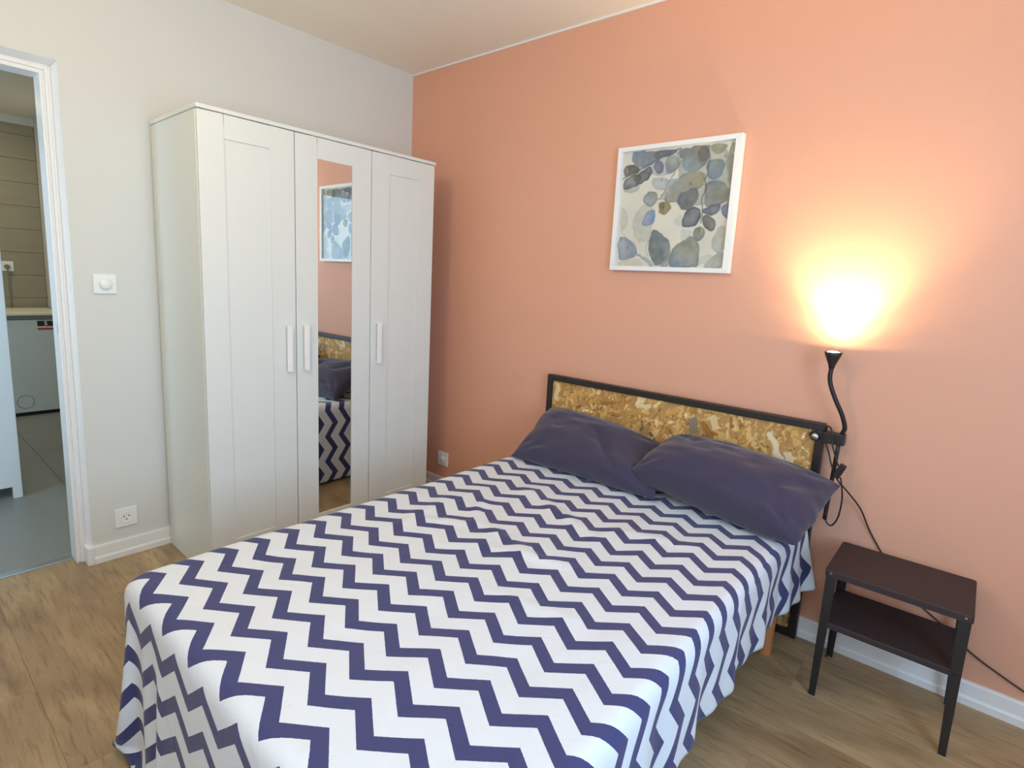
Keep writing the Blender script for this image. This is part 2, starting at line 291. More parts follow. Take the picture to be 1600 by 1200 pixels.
# floor: underlay slab with individual laminate planks
fl = struct('floor', B((-0.10, XR, YB, 0, -0.03, -0.009)), SUBF)
def plank(x0, x1, y0, y1):
    bm = bmesh.new(); g = 0.00015; c = 0.0005
    vs = [bm.verts.new(v) for v in ((x0 + g, y0 + g, -.009), (x1 - g, y0 + g, -.009), (x1 - g, y1 - g, -.009), (x0 + g, y1 - g, -.009),
        (x0 + g, y0 + g, -c), (x1 - g, y0 + g, -c), (x1 - g, y1 - g, -c), (x0 + g, y1 - g, -c),
        (x0 + g + c, y0 + g + c, 0), (x1 - g - c, y0 + g + c, 0), (x1 - g - c, y1 - g - c, 0), (x0 + g + c, y1 - g - c, 0))]
    for a in (0, 4):
        for k in range(4): bm.faces.new((vs[a + k], vs[a + (k + 1) % 4], vs[a + 4 + (k + 1) % 4], vs[a + 4 + k]))
    bm.faces.new(vs[8:12]); bm.faces.new(vs[3::-1])
    return obj('plank', bm, OAK, fl, origin=(x0, y0, 0))
rows = []; y = -0.345 + 0.19
while y > YB: rows.append((max(y - 0.19, YB), y)); y -= 0.19
rows.insert(0, (-0.155, 0.0))
for i, (ya, yb) in enumerate(rows):
    xs = 0.33 - (i - 9) * 0.43
    xs = xs - 1.286 * math.ceil((xs + 0.0) / 1.286)
    x = xs
    xmin = -0.10 if (ya > DY1 - 0.02 and yb < -1.66) else 0.0
    while x < XR:
        a, b_ = max(x, xmin), min(x + 1.286, XR)
        if b_ - a > 0.02: plank(a, b_, ya, yb)
        x += 1.286

# skirting boards
def skirting(name, x0, x1, y0, y1, ax, m=TRIM):
    bm = bmesh.new()
    prof = [(0, 0), (0.020, 0), (0.020, 0.024), (0.017, 0.029), (0.0125, 0.031), (0.0115, 0.072), (0.009, 0.079), (0, 0.079)]
    ends = []
    for e in (0, 1):
        ring = []
        for d, z in prof:
            if ax == 'x': ring.append(bm.verts.new(((x0, x1)[e], y0 - d, z)))
            else: ring.append(bm.verts.new((x0 + d, (y0, y1)[e], z)))
        ends.append(ring)
    n = len(prof)
    for k in range(n): bm.faces.new((ends[0][k], ends[0][(k + 1) % n], ends[1][(k + 1) % n], ends[1][k]))
    bm.faces.new(ends[0]); bm.faces.new(ends[1][::-1]); bmesh.ops.recalc_face_normals(bm, faces=bm.faces)
    return tag(obj(name, bm, m), kind='structure')
skirting('baseboard_back', 0, XR, 0, 0, 'x')
skirting('baseboard_left', 0, 0, -0.0, -1.728, 'y')

# doorway: casing, jamb with rebate, threshold bar, strike plate
dr = tag(empty('door_1', (0, -2.19, 0)), kind='structure')
def frame_part(name, pts_fn, parent):
    # splayed plaster reveal, then the stepped frame face and the jamb behind it
    prof = [(0, 0), (0.017, -.046), (.021, -.046), (.024, -.041), (.033, -.041), (.036, -.049), (.040, -.049), (.042, -.044), (.050, -.044), (.050, -T), (0, -T)]
    bm = bmesh.new(); e = [[bm.verts.new(pts_fn(k, a, b)) for a, b in prof] for k in (0, 1)]; n = len(prof)
    for k in range(n): bm.faces.new((e[0][k], e[0][(k + 1) % n], e[1][(k + 1) % n], e[1][k]))
    bm.faces.new(e[0]); bm.faces.new(e[1][::-1]); bmesh.ops.recalc_face_normals(bm, faces=bm.faces)
    return obj(name, bm, TRIM, parent, bevel=.0015)
frame_part('frame_post', lambda k, a, b: (b, DY0 - a, 0.0 if k == 0 else DZ - a), dr)
frame_part('frame_post', lambda k, a, b: (b, DY1 + a, 0.0 if k == 0 else DZ - a), dr)
frame_part('frame_head', lambda k, a, b: (b, (DY0 - a) if k == 0 else (DY1 + a), DZ - a), dr)
DI = DY0 - .05
tag(obj('trim_3', B((-0.044, 0.020, -1.7525, -1.7275, 0, 0.0795)), TRIM, None, bevel=.003), kind='structure')
obj('threshold_bar', B((-0.145, -0.100, DY1, DI, -0.004, 0.006)), ALU, dr, bevel=0.002)
obj('strike_plate', B((-0.066, -0.052, DI - .0012, DI, 1.01, 1.05)), STEEL, dr)

# ================================================================== THE HALL AND LAUNDRY BEYOND
HX = -3.75
ft = struct('floor_hall', B((-4.0, -0.10, -3.5, -0.9, -0.04, -0.004)), GROUT)
xx = -0.145
while xx > HX:
    yy = -1.60 - 0.6 * 3
    for k in range(5):
        y0, y1 = max(-1.60 + (k - 3) * 0.6 - 0.6 + 0.6, -3.40), min(-1.60 + (k - 2) * 0.6, -1.15 + 0.2)
        if y1 - y0 > 0.05:
            obj('floor_tile', B((max(xx - 0.598, HX), xx, y0 + .001, y1 - .001, -0.02, 0)), FTILE, ft, bevel=0.001, seg=1, origin=(xx, y0, 0))
    xx -= 0.60
struct('ceiling_hall', B((HX - .1, -T, -3.5, -0.9, H, H + .1)), CEIL)
struct('wall_hall_far', B((HX - .12, HX - 0.012, -3.5, -1.0, -0.02, H)), WHITE)
struct('wall_hall_right', B((HX - .12, -T, -1.155, -0.95, -0.02, H)), WHITE)
struct('wall_hall_left', B((HX - .12, -T, -3.55, -3.42, -0.02, H)), WHITE)
wt = struct('trim_2', B((HX - 0.014, HX - 0.004, -3.4, -1.157, 0, 2.43)), GROUT)
r = 0; z = -0.054
while z < 2.43:
    z1 = min(z + 0.2, 2.433); z0 = max(z, 0)
    off = 0.3 if r % 2 else 0.0
    yb = -1.157; ya = yb - (0.6 - off)
    while yb > -2.6:
        obj('wall_tile', B((HX - 0.006, HX + 0.002, ya + .0012, yb - .0012, z0 + .0012, z1 - .0012)), WTILE, wt, bevel=0.001, seg=1, origin=(HX, ya, z0))
        yb = ya; ya -= 0.6
    z += 0.2; r += 1

# washing machine
wm = empty('washing_machine', (-3.42, -1.47, 0))
tag(wm, 'white washing machine seen through the doorway on grey tiles', 'washing machine')
obj('body', B((-3.71, -3.125, -1.77, -1.172, 0.03, 0.80)), WASH, wm, bevel=0.006)
obj('plinth', B((-3.69, -3.14, -1.76, -1.18, 0.0, 0.03)), HOLE, wm)
obj('control_strip', B((-3.71, -3.120, -1.77, -1.172, 0.802, 0.832)), GREYP, wm, bevel=0.003)
obj('worktop', B((-3.72, -3.110, -1.775, -1.170, 0.834, 0.858)), WASHTOP, wm, bevel=0.006)
bm = bmesh.new(); tube(bm, [(-3.1245, -1.46 + 0.055 * math.cos(a), 0.12 + 0.055 * math.sin(a)) for a in [i * math.pi / 8 for i in range(17)]], 0.0022, 6, 3)
obj('filter_cover_rim', bm, GREYP, wm)
lab = obj('sticker', B((-3.125, -3.1232, -1.345, -1.225, 0.745, 0.790)), BLKL, wm)
obj('sticker_stripe', B((-3.125, -3.1232, -1.345, -1.225, 0.733, 0.745)), WHTL, lab)
obj('sticker_stripe', B((-3.125, -3.1232, -1.345, -1.225, 0.715, 0.733)), REDL, lab)
tx = bpy.data.curves.new('sticker_text', 'FONT'); tx.body = '5'; tx.size = 0.048; tx.offset = 0.0012; tx.extrude = 0.0005; tx.align_x = 'CENTER'; tx.align_y = 'CENTER'
tx.materials.append(WHTL); to = bpy.data.objects.new('sticker_text', tx); COL.objects.link(to); to.parent = lab
to.location = Vector((-3.1222, -1.290, 0.768)) - wloc(lab); to.rotation_euler = (math.pi / 2, 0, math.pi / 2)
bpy.context.view_layer.update(); _tm = bpy.data.meshes.new_from_object(to); _to2 = bpy.data.objects.new('sticker_text_mesh', _tm); COL.objects.link(_to2)
_to2.parent = lab; _to2.location = to.location; _to2.rotation_euler = to.rotation_euler; bpy.data.objects.remove(to); _to2.name = 'sticker_text'

# cabinet standing in the hall
cb = empty('hall_cabinet', (-1.26, -2.1, 0)); tag(cb, 'tall white cabinet on short legs standing in the hall', 'cabinet')
obj('body', B((-1.44, -1.100, -2.40, -1.800, 0.065, 1.86)), CAB, cb, bevel=0.003)
obj('front_panel', B((-1.100, -1.083, -2.40, -1.800, 0.065, 1.86)), CAB, cb, bevel=0.003)
for x in (-1.44, -1.123):
    for y in (-2.40, -1.840): obj('leg', B((x, x + .04, y, y + .04, 0, 0.066)), CAB, cb, bevel=0.002)
tag(obj('wall_socket', B((HX + .002, HX + .012, -1.462, -1.373, 1.176, 1.262)), PLASTIC, None, bevel=0.003, origin=(HX, -1.418, 1.22)), 'white socket on taupe tiles above the washing machine', 'socket', kind='thing')
pl = empty('power_plug', (HX + .012, -1.418, 1.215)); tag(pl, 'grey plug with cable hanging down to the washing machine', 'plug')
bm = bmesh.new(); cyl(bm, (HX + .012, -1.418, 1.215), (HX + .05, -1.418, 1.215), .021, .016); obj('plug_head', bm, GREYP, pl, smooth=False)
bm = bmesh.new(); tube(bm, [(HX + .035, -1.418, 1.20), (HX + .035, -1.418, 1.14), (HX + .025, -1.416, 1.0), (HX + .022, -1.414, 0.862)], .004, 8, 6); obj('cable', bm, GREYP, pl, smooth=True)

# ================================================================== WARDROBE
WX0, WX1 = 0.022, 0.508; WL, WR = -1.429, -0.259; WT = 1.903
wd = empty('wardrobe', (0.25, -0.845, 0))
tag(wd, 'tall white three-door wardrobe with narrow central mirror against the white wall', 'wardrobe')
FX = 0.490   # carcass front, doors from here to 0.508
obj('side_panel', B((WX0, FX, WL, WL + .018, 0, 1.888)), WARD, wd, bevel=0.0012)
obj('side_panel', B((WX0, FX, WR - .018, WR, 0, 1.888)), WARD, wd, bevel=0.0012)
obj('top_panel', B((WX0 - .004, WX1 + .006, WL - .004, WR + .004, 1.889, 1.905)), WARD, wd, bevel=0.0025)
obj('back_panel', B((WX0, WX0 + .004, WL + .018, WR - .018, 0.05, 1.888)), WARD, wd)
obj('partition', B((WX0 + .004, FX - .004, -1.053, -1.037, 0.05, 1.888)), WARD, wd)
obj('partition', B((WX0 + .004, FX - .004, -0.663, -0.647, 0.05, 1.888)), WARD, wd)
obj('bottom_panel', B((WX0 + .004, FX - .004, WL + .018, WR - .018, 0.05, 0.068)), WARD, wd)
obj('plinth', B((FX - .03, FX - .014, WL + .018, WR - .018, 0, 0.05)), WARD, wd)
def door(y0, y1, py0, py1, hy, mirror=False):
    z0, z1, pz0, pz1 = 0.055, 1.886, 0.160, 1.797
    bm = B((FX + .001, WX1, y0, py0, z0, z1), (FX + .001, WX1, py1, y1, z0, z1), (FX + .001, WX1, py0, py1, z0, pz0), (FX + .001, WX1, py0, py1, pz1, z1))
    bmesh.ops.remove_doubles(bm, verts=bm.verts, dist=1e-5)
    d = obj('door', bm, WARD, wd, bevel=0.001, origin=(WX1, (y0 + y1) / 2, z0))
    if mirror: tag(obj('mirror', B((FX + .006, WX1 - .003, py0 - .001, py1 + .001, pz0 - .001, pz1 + .001)), MIRROR, d), 'narrow full-height mirror')
    else: obj('door_panel', B((FX + .004, WX1 - .005, py0 - .001, py1 + .001, pz0 - .001, pz1 + .001)), WARD, d)
    hb = B((WX1 + .014, WX1 + .024, hy - .0115, hy + .0115, 0.871, 1.076))
    box(hb, WX1, WX1 + .016, hy - .0075, hy + .0075, 0.871, 0.879); box(hb, WX1, WX1 + .016, hy - .0075, hy + .0075, 1.068, 1.076)
    obj('handle', hb, PLASTIC, d, bevel=0.0015)
door(WL + .001, -1.0465, -1.333, -1.151, -1.085)
door(-1.0425, -0.6560, -0.939, -0.759, -1.005, True)
door(-0.6520, WR - .001, -0.549, -0.363, -0.611)

# ================================================================== SWITCHES AND SOCKETS
def ring(bm, c, r0, r1, d, axis, n=32):
    lathe(bm, [(r0, 0), (r0, d), (r1, d), (r1, 0)], c, axis, n)
sw = empty('dimmer_switch', (0, -1.623, 1.218)); tag(sw, 'white square dimmer switch with round knob beside the doorway', 'switch')
obj('plate', B((0, .009, -1.664, -1.582, 1.177, 1.259)), PLASTIC, sw, bevel=0.003)
bm = bmesh.new(); lathe(bm, [(0, .015), (.019, .015), (.021, .013), (.0215, 0)], (.009, -1.623, 1.218), (1, 0, 0)); obj('knob', bm, PLASTIC, sw, smooth=True)
bm = bmesh.new(); ring(bm, (.008, -1.623, 1.218), .026, .0275, .003, (1, 0, 0)); obj('knob_collar', bm, PLASTIC, sw)
so = empty('power_socket', (0, -1.599, 0.179)); tag(so, 'white power socket low on the white wall beside the doorway', 'socket', 'bedroom power sockets')
obj('plate', B((0, .009, -1.642, -1.556, .136, .222)), PLASTIC, so, bevel=0.003)
bm = bmesh.new(); lathe(bm, [(.027, 0), (.027, .002), (.022, .003), (.0205, -.006), (0, -.006)], (.009, -1.599, .179), (1, 0, 0)); obj('socket_ring', bm, PLASTIC, so)
for dy, dz in ((-.0095, .005), (.0095, .005), (0, -.009)):
    bm = bmesh.new(); cyl(bm, (.0055, -1.599 + dy, .179 + dz), (.0098, -1.599 + dy, .179 + dz), .0028, n=12); obj('socket_hole', bm, HOLE, so)
s2 = empty('power_socket', (0.372, 0, 0.199)); tag(s2, 'white power socket low on the coral wall beside the wardrobe', 'socket', 'bedroom power sockets')
obj('plate', B((.329, .415, -.009, 0, .156, .242)), PLASTIC, s2, bevel=0.003)
bm = bmesh.new(); lathe(bm, [(.027, 0), (.027, .002), (.0225, .003), (.0215, -.006), (0, -.006)], (.372, -.009, .199), (0, -1, 0)); obj('socket_ring', bm, PLASTIC, s2)
bm = bmesh.new(); lathe(bm, [(0.0, .010), (.013, .010), (.017, .005), (.0175, -.006)], (.372, -.007, .199), (0, -1, 0)); obj('socket_cover', bm, PLASTIC, s2, smooth=True)

# ================================================================== PICTURE
pc = empty('framed_picture', (1.735, 0, 1.383)); tag(pc, 'square white-framed watercolour of grey-blue leaves hanging on the coral wall', 'picture')
PX0, PX1, PZ0, PZ1 = 1.466, 2.008, 1.386, 1.919; FWD = 0.019; PD = 0.030
ix0, ix1, iz0, iz1 = PX0 + FWD, PX1 - FWD - .008, PZ0 + FWD, PZ1 - FWD
def bar(a, b, c, d):   # mitred frame bar from four xz points
    bm = bmesh.new(); v = [bm.verts.new((p[0], y, p[1])) for y in (-PD, 0) for p in (a, b, c, d)]
    for f in ((0, 1, 2, 3), (7, 6, 5, 4), (0, 4, 5, 1), (1, 5, 6, 2), (2, 6, 7, 3), (3, 7, 4, 0)): bm.faces.new([v[i] for i in f])
    bmesh.ops.recalc_face_normals(bm, faces=bm.faces); return obj('frame_bar', bm, TRIM, pc, bevel=0.0012)
bar((PX0, PZ1), (PX1, PZ1), (ix1, iz1), (ix0, iz1)); bar((PX1, PZ1), (PX1, PZ0), (ix1, iz0), (ix1, iz1))
bar((PX1, PZ0), (PX0, PZ0), (ix0, iz0), (ix1, iz0)); bar((PX0, PZ0), (PX0, PZ1), (ix0, iz1), (ix0, iz0))

def paint_grid(name, x0, x1, z0, z1, y, img, m, parent):
    """flat print: a fine grid whose colour attribute holds the painting (img rows run bottom to top, linear rgb)"""
    nz_, nx_ = img.shape[:2]
    X, Z = np.meshgrid(np.linspace(x0, x1, nx_), np.linspace(z0, z1, nz_))
    base = wloc(parent)
    V = np.stack([X - base.x, np.full_like(X, y) - base.y, Z - base.z], -1).reshape(-1, 3)
    idx = np.arange(nx_ * nz_).reshape(nz_, nx_)
    F = np.stack([idx[:-1, :-1], idx[:-1, 1:], idx[1:, 1:], idx[1:, :-1]], -1).reshape(-1, 4)
    me = bpy.data.meshes.new(name); me.vertices.add(len(V)); me.vertices.foreach_set('co', V.ravel())
    me.loops.add(F.size); me.loops.foreach_set('vertex_index', F.ravel()); me.polygons.add(len(F))
    me.polygons.foreach_set('loop_start', np.arange(0, F.size, 4)); me.polygons.foreach_set('loop_total', np.full(len(F), 4)); me.update()
    a = me.color_attributes.new('paint', 'FLOAT_COLOR', 'POINT')
    a.data.foreach_set('color', np.concatenate([img, np.ones((nz_, nx_, 1))], -1).astype(np.float32).ravel())
    me.materials.append(m); o = bpy.data.objects.new(name, me); COL.objects.link(o); o.parent = parent; return o

def smooth_noise(n, m, cells, seed):
    r_ = np.random.default_rng(seed); g = r_.random((cells + 3, cells + 3))
    yy = np.linspace(0, cells, n); xx = np.linspace(0, cells, m); iy = yy.astype(int); ix = xx.astype(int)
    fy = yy - iy; fx = xx - ix; fy = (fy * fy * (3 - 2 * fy))[:, None]; fx = (fx * fx * (3 - 2 * fx))[None]
    a = g[np.ix_(iy, ix)]; b = g[np.ix_(iy, ix + 1)]; c = g[np.ix_(iy + 1, ix)]; d = g[np.ix_(iy + 1, ix + 1)]
    return (a * (1 - fx) + b * fx) * (1 - fy) + (c * (1 - fx) + d * fx) * fy

def lin(a): a = np.asarray(a, float) / 255; return np.where(a <= .04045, a / 12.92, ((a + .055) / 1.055) ** 2.4)

def watercolour(N=300):
    yy, xx = np.mgrid[0:N, 0:N] / (N - 1)
    n1 = smooth_noise(N, N, 7, 1) * .6 + smooth_noise(N, N, 18, 2) * .4; n2 = smooth_noise(N, N, 30, 3)
    wx = xx + (smooth_noise(N, N, 26, 4) - .5) * .018; wy = yy + (smooth_noise(N, N, 26, 5) - .5) * .018
    img = np.ones((N, N, 3)) * np.array([208, 203, 188.]); img += (smooth_noise(N, N, 5, 6)[..., None] - .5) * 10
    def sdf(P):
        d = np.full((N, N), 9.); ins = np.zeros((N, N), bool); n = len(P)
        for i in range(n):
            ax, ay = P[i]; bx, by = P[(i + 1) % n]; ex, ey = bx - ax, by - ay; px, py = wx - ax, wy - ay
            t = np.clip((px * ex + py * ey) / (ex * ex + ey * ey + 1e-12), 0, 1); d = np.minimum(d, np.hypot(px - ex * t, py - ey * t))
            cond = (ay > wy) != (by > wy)
            with np.errstate(divide='ignore', invalid='ignore'): xi = ax + (wy - ay) * ex / np.where(ey == 0, 1e-9, ey)
            ins ^= cond & (wx < xi)
        return np.where(ins, -d, d)
    def chaikin(P, k=2):
        for _ in range(k):
            Q = []
            for i in range(len(P)):
                a, b = np.array(P[i]), np.array(P[(i + 1) % len(P)]); Q += [a * .75 + b * .25, a * .25 + b * .75]
            P = Q
        return P
    for k, (c, al, P) in enumerate(ART_BLOBS):
        d = sdf(chaikin(P)); cover = np.clip(.5 - d / .008, 0, 1)
        nn = np.roll(n1, (k * 37 % N, k * 53 % N), (0, 1)); v = .78 + .5 * (nn - .5) * 1.3 + .22 * np.exp(-((d + .008) / .007) ** 2)
        al_ = np.clip(cover * al * v * 1.12, 0, 1)[..., None]
        tint = np.array(c, float) * .92 + 6 + (n2[..., None] - .5) * 16 + (np.roll(n1, k * 71 % N, 0)[..., None] - .5) * np.array([-26, -10, 26.])
        img = img * (1 - al_) + tint * al_
    for c, wd_, P in ART_STEMS:
        pts = [Vector((p[0], p[1], 0)) for p in P]; S = spline(pts, 6); d = np.full((N, N), 9.)
        for a, b in zip(S[:-1], S[1:]):
            ex, ey = b.x - a.x, b.y - a.y; px, py = wx - a.x, wy - a.y
            t = np.clip((px * ex + py * ey) / (ex * ex + ey * ey + 1e-12), 0, 1); d = np.minimum(d, np.hypot(px - ex * t, py - ey * t))
        al_ = (np.clip(.5 - (d - wd_ * .5) / .006, 0, 1) * .8)[..., None]; img = img * (1 - al_) + np.array(c, float) * al_
    for c, r_, (a, b) in ART_DOTS:
        al_ = (np.clip(.5 - (np.hypot(xx - a, yy - b) - r_) / .004, 0, 1) * .85)[..., None]; img = img * (1 - al_) + np.array(c, float) * al_
    return lin(np.clip(img, 0, 255))
paint_grid('print', ix0 - .002, ix1 + .002, iz0 - .002, iz1 + .002, -0.012, watercolour(), attr_mat('watercolour_paper', 0.8), pc)
def glass(name):
    m = bpy.data.materials.new(name); m.use_nodes = True; nt = m.node_tree; nt.nodes.clear(); L = nt.links.new
    t = nt.nodes.new('ShaderNodeBsdfTransparent'); g = nt.nodes.new('ShaderNodeBsdfGlossy'); g.inputs['Roughness'].default_value = 0.01
    fz = nt.nodes.new('ShaderNodeFresnel'); fz.inputs[0].default_value = 1.5; mx = nt.nodes.new('ShaderNodeMixShader'); o = nt.nodes.new('ShaderNodeOutputMaterial')
    ge = nt.nodes.new('ShaderNodeNewGeometry'); sb = nt.nodes.new('ShaderNodeMath'); sb.operation = 'SUBTRACT'; sb.inputs[0].default_value = 1; L(ge.outputs['Backfacing'], sb.inputs[1])
    mu = nt.nodes.new('ShaderNodeMath'); mu.operation = 'MULTIPLY'; L(fz.outputs[0], mu.inputs[0]); L(sb.outputs[0], mu.inputs[1])
    L(mu.outputs[0], mx.inputs[0]); L(t.outputs[0], mx.inputs[1]); L(g.outputs[0], mx.inputs[2]); L(mx.outputs[0], o.inputs[0]); return m
GLASS = glass('clear_glazing')
bm = bmesh.new(); v = [bm.verts.new(p) for p in ((ix0, -.021, iz0), (ix1, -.021, iz0), (ix1, -.021, iz1), (ix0, -.021, iz1))]; bm.faces.new(v)
obj('glazing', bm, GLASS, pc)

# ================================================================== HEADBOARD
HX0, HX1, HZ = 1.170, 2.425, 0.858; HY0, HY1 = -0.052, -0.022
hb = empty('headboard', (1.8, -0.03, 0)); tag(hb, 'chipboard headboard in a black metal frame against the coral wall', 'headboard')
t_ = 0.028
for n_, bx in (('frame_bar', (HX0, HX1, HY0, HY1, HZ - t_, HZ)), ('frame_post', (HX0, HX0 + t_, HY0, HY1, 0.0, HZ - t_)), ('frame_post', (HX1 - t_, HX1, HY0, HY1, 0.0, HZ - t_)), ('frame_bar', (HX0 + t_, HX1 - t_, HY0, HY1, 0.0, t_))):
    obj(n_, B(bx), BLACKM, hb, bevel=0.003)
obj('board_core', B((HX0 + t_, HX1 - t_, -0.037, -0.026, t_, HZ - t_)), mat('chipboard_core', (150, 110, 66), 0.8), hb)
def osb(x0, x1, z0, z1, px):
    W, Hh = int((x1 - x0) / px), int((z1 - z0) / px); r_ = np.random.default_rng(5)
    img = np.ones((Hh, W, 3)) * np.array([184, 138, 84.])
    pal = np.array([(206, 162, 104), (192, 146, 88), (214, 176, 122), (174, 126, 74), (156, 106, 58), (222, 190, 140), (186, 140, 84), (200, 154, 94), (140, 96, 54), (232, 208, 168)])
    wts = np.array([.19, .17, .14, .13, .08, .07, .1, .1, .03, .02]); wts /= wts.sum()
    n = int(W * Hh / 34)
    for k in range(n):
        big = r_.random() < .3; ln = r_.uniform(8, 30) if big else r_.uniform(3, 13); wd_ = ln * r_.uniform(.12, .36) if big else ln * r_.uniform(.12, .45)
        cx_, cy_ = r_.uniform(0, W), r_.uniform(0, Hh); a = r_.normal(1.2, .8); ca, sa = math.cos(a), math.sin(a); R_ = int(ln) + 2
        xa, xb, ya, yb = max(0, int(cx_) - R_), min(W, int(cx_) + R_), max(0, int(cy_) - R_), min(Hh, int(cy_) + R_)
        if xa >= xb or ya >= yb: continue
        gy, gx = np.mgrid[ya:yb, xa:xb]; u_ = (gx - cx_) * ca + (gy - cy_) * sa; v_ = -(gx - cx_) * sa + (gy - cy_) * ca
        taper = wd_ * (1 - .55 * np.clip(u_ / ln * r_.uniform(-1, 1), -1, 1)) * .5 + np.sin(u_ * r_.uniform(.3, 1) + k) * .6
        ins = (np.abs(u_) < ln / 2 + np.sin(v_ * 2 + k) * .8) & (np.abs(v_) < taper)
        c = (pal[r_.choice(len(pal), p=wts)] - 190) * .9 + np.array([200, 193, 176.]) + r_.normal(0, 8)
        if r_.random() < .02: c = np.array([120, 104, 84.])
        grain = np.sin(v_ * r_.uniform(1.5, 3.5) + np.sin(u_ * .15) * 1.5)[..., None] * 7
        edge = (ins & ((v_ < -taper + 1.0)))[..., None] * -30
        sub = img[ya:yb, xa:xb]; m_ = ins[..., None]
        img[ya:yb, xa:xb] = np.where(m_, c + grain + edge, sub)
    # one grey flake near the middle, and a pale split one towards the right
    def flake(cx_, cz_, ln, wd_, a, c):
        gy, gx = np.mgrid[0:Hh, 0:W]; X_ = x0 + gx * px; Z_ = z0 + gy * px; ca, sa = math.cos(a), math.sin(a)
        u_ = (X_ - cx_) * ca + (Z_ - cz_) * sa; v_ = -(X_ - cx_) * sa + (Z_ - cz_) * ca + .004 * np.sin(u_ * 90)
        ins = (np.abs(u_) < ln / 2 + .003 * np.sin(v_ * 500)) & (np.abs(v_) < wd_ / 2)
        img[ins] = np.array(c, float) + (np.sin(v_ * 900) * 8)[ins][:, None]
    flake(1.935, 0.745, .068, .040, 1.9, (136, 122, 98)); flake(2.265, .725, .13, .022, 2.05, (228, 208, 172)); flake(2.315, .675, .09, .028, 1.75, (224, 200, 160))
    flake(1.70, .785, .075, .02, .25, (226, 198, 150)); flake(2.02, .775, .06, .03, 2.2, (222, 192, 142)); flake(1.225, .77, .09, .026, 1.5, (224, 194, 146))
    return lin(np.clip(img, 0, 255))
paint_grid('chipboard_panel', HX0 + t_, HX1 - t_, t_, HZ - t_, -0.038, osb(HX0 + t_, HX1 - t_, t_, HZ - t_, 0.0028), attr_mat('osb_flakes', 0.6), hb)
bm = bmesh.new(); lathe(bm, [(0, .012), (.010, .012), (.013, .009), (.0135, 0)], (2.398, -0.056, 0.808), (0, -1, 0), 24)
tag(obj('bolt', bm, STEEL, hb, smooth=True), 'round steel bolt head'); bm = bmesh.new(); lathe(bm, [(0, .005), (.0175, .005), (.019, 0)], (2.396, -0.052, 0.809), (0, -1, 0), 24); obj('washer', bm, CORD, hb, smooth=False)
obj('lamp_arm', B((HX1 - .002, 2.492, -0.066, -0.030, 0.793, 0.833)), BLACKM, hb, bevel=0.003)

# ================================================================== READING LAMP
lp = empty('reading_lamp', (2.484, -0.05, 0.833)); tag(lp, 'lit black gooseneck reading lamp clamped beside the headboard', 'lamp')
NY = -0.092
nk = [(2.480, -0.050, 0.834), (2.486, -0.055, 0.860), (2.474, -0.068, 0.905), (2.452, -0.078, 0.952), (2.432, -0.086, 1.000), (2.424, -0.090, 1.035), (2.425, -0.092, 1.072)]
bm = bmesh.new(); tube(bm, nk, 0.0075, 12, 8); obj('gooseneck', bm, CORD, lp, smooth=True)
bm = bmesh.new(); tube(bm, [(2.478, -0.078, 0.795), (2.474, -0.08, 0.66), (2.470, -0.085, 0.52)], 0.007, 12, 8); obj('rod', bm, BLACKM, lp, smooth=True)
SH = Vector((2.425, -0.092, 1.068)); SA = Vector((-0.01, -0.02, 1)).normalized()
bm = bmesh.new(); lathe(bm, [(0, -.002), (.009, 0), (.0115, .012), (.018, .028), (.0250, .045), (.0290, .058), (.0268, .058), (.020, .044), (.012, .026), (0, .022)], SH, SA, 32); obj('lamp_shade', bm, BLACKM, lp, smooth=True)
bm = bmesh.new(); lathe(bm, [(0, .060), (.010, .0595), (.018, .057), (.0228, .052), (.018, .040), (0, .038)], SH, SA, 24)
tag(obj('bulb', bm, emit('warm_bulb', (1.0, 0.80, 0.42), 30), lp, smooth=True), 'glowing warm bulb')
pl_ = bpy.data.lights.new('bulb_light', 'SPOT'); pl_.energy = 38; pl_.color = (1.0, 0.76, 0.42); pl_.shadow_soft_size = 0.018
pl_.spot_size = math.radians(106); pl_.spot_blend = 1.0
lo = bpy.data.objects.new('bulb_light', pl_); COL.objects.link(lo); lo.parent = lp; lo.location = SH + SA * 0.068 - wloc(lp); lo.rotation_euler = (-SA).to_track_quat('Z', 'Y').to_euler() if False else (SA + Vector((0.01, .07, 0))).to_track_quat('-Z', 'Y').to_euler()
lo['kind'] = 'helper'
p2 = bpy.data.lights.new('bulb_spill', 'SPOT'); p2.energy = 1.2; p2.color = pl_.color; p2.shadow_soft_size = 0.015; p2.spot_size = math.radians(178); p2.spot_blend = .1
l3 = bpy.data.objects.new('bulb_spill', p2); COL.objects.link(l3); l3.parent = lp; l3.location = lo.location; l3.rotation_euler = lo.rotation_euler; l3['kind'] = 'helper'
p3 = bpy.data.lights.new('bulb_glow', 'SPOT'); p3.energy = 9; p3.color = pl_.color; p3.shadow_soft_size = 0.015; p3.spot_size = math.radians(158); p3.spot_blend = .9
l4 = bpy.data.objects.new('bulb_glow', p3); COL.objects.link(l4); l4.parent = lp; l4.location = lo.location; l4.rotation_euler = lo.rotation_euler; l4['kind'] = 'helper'
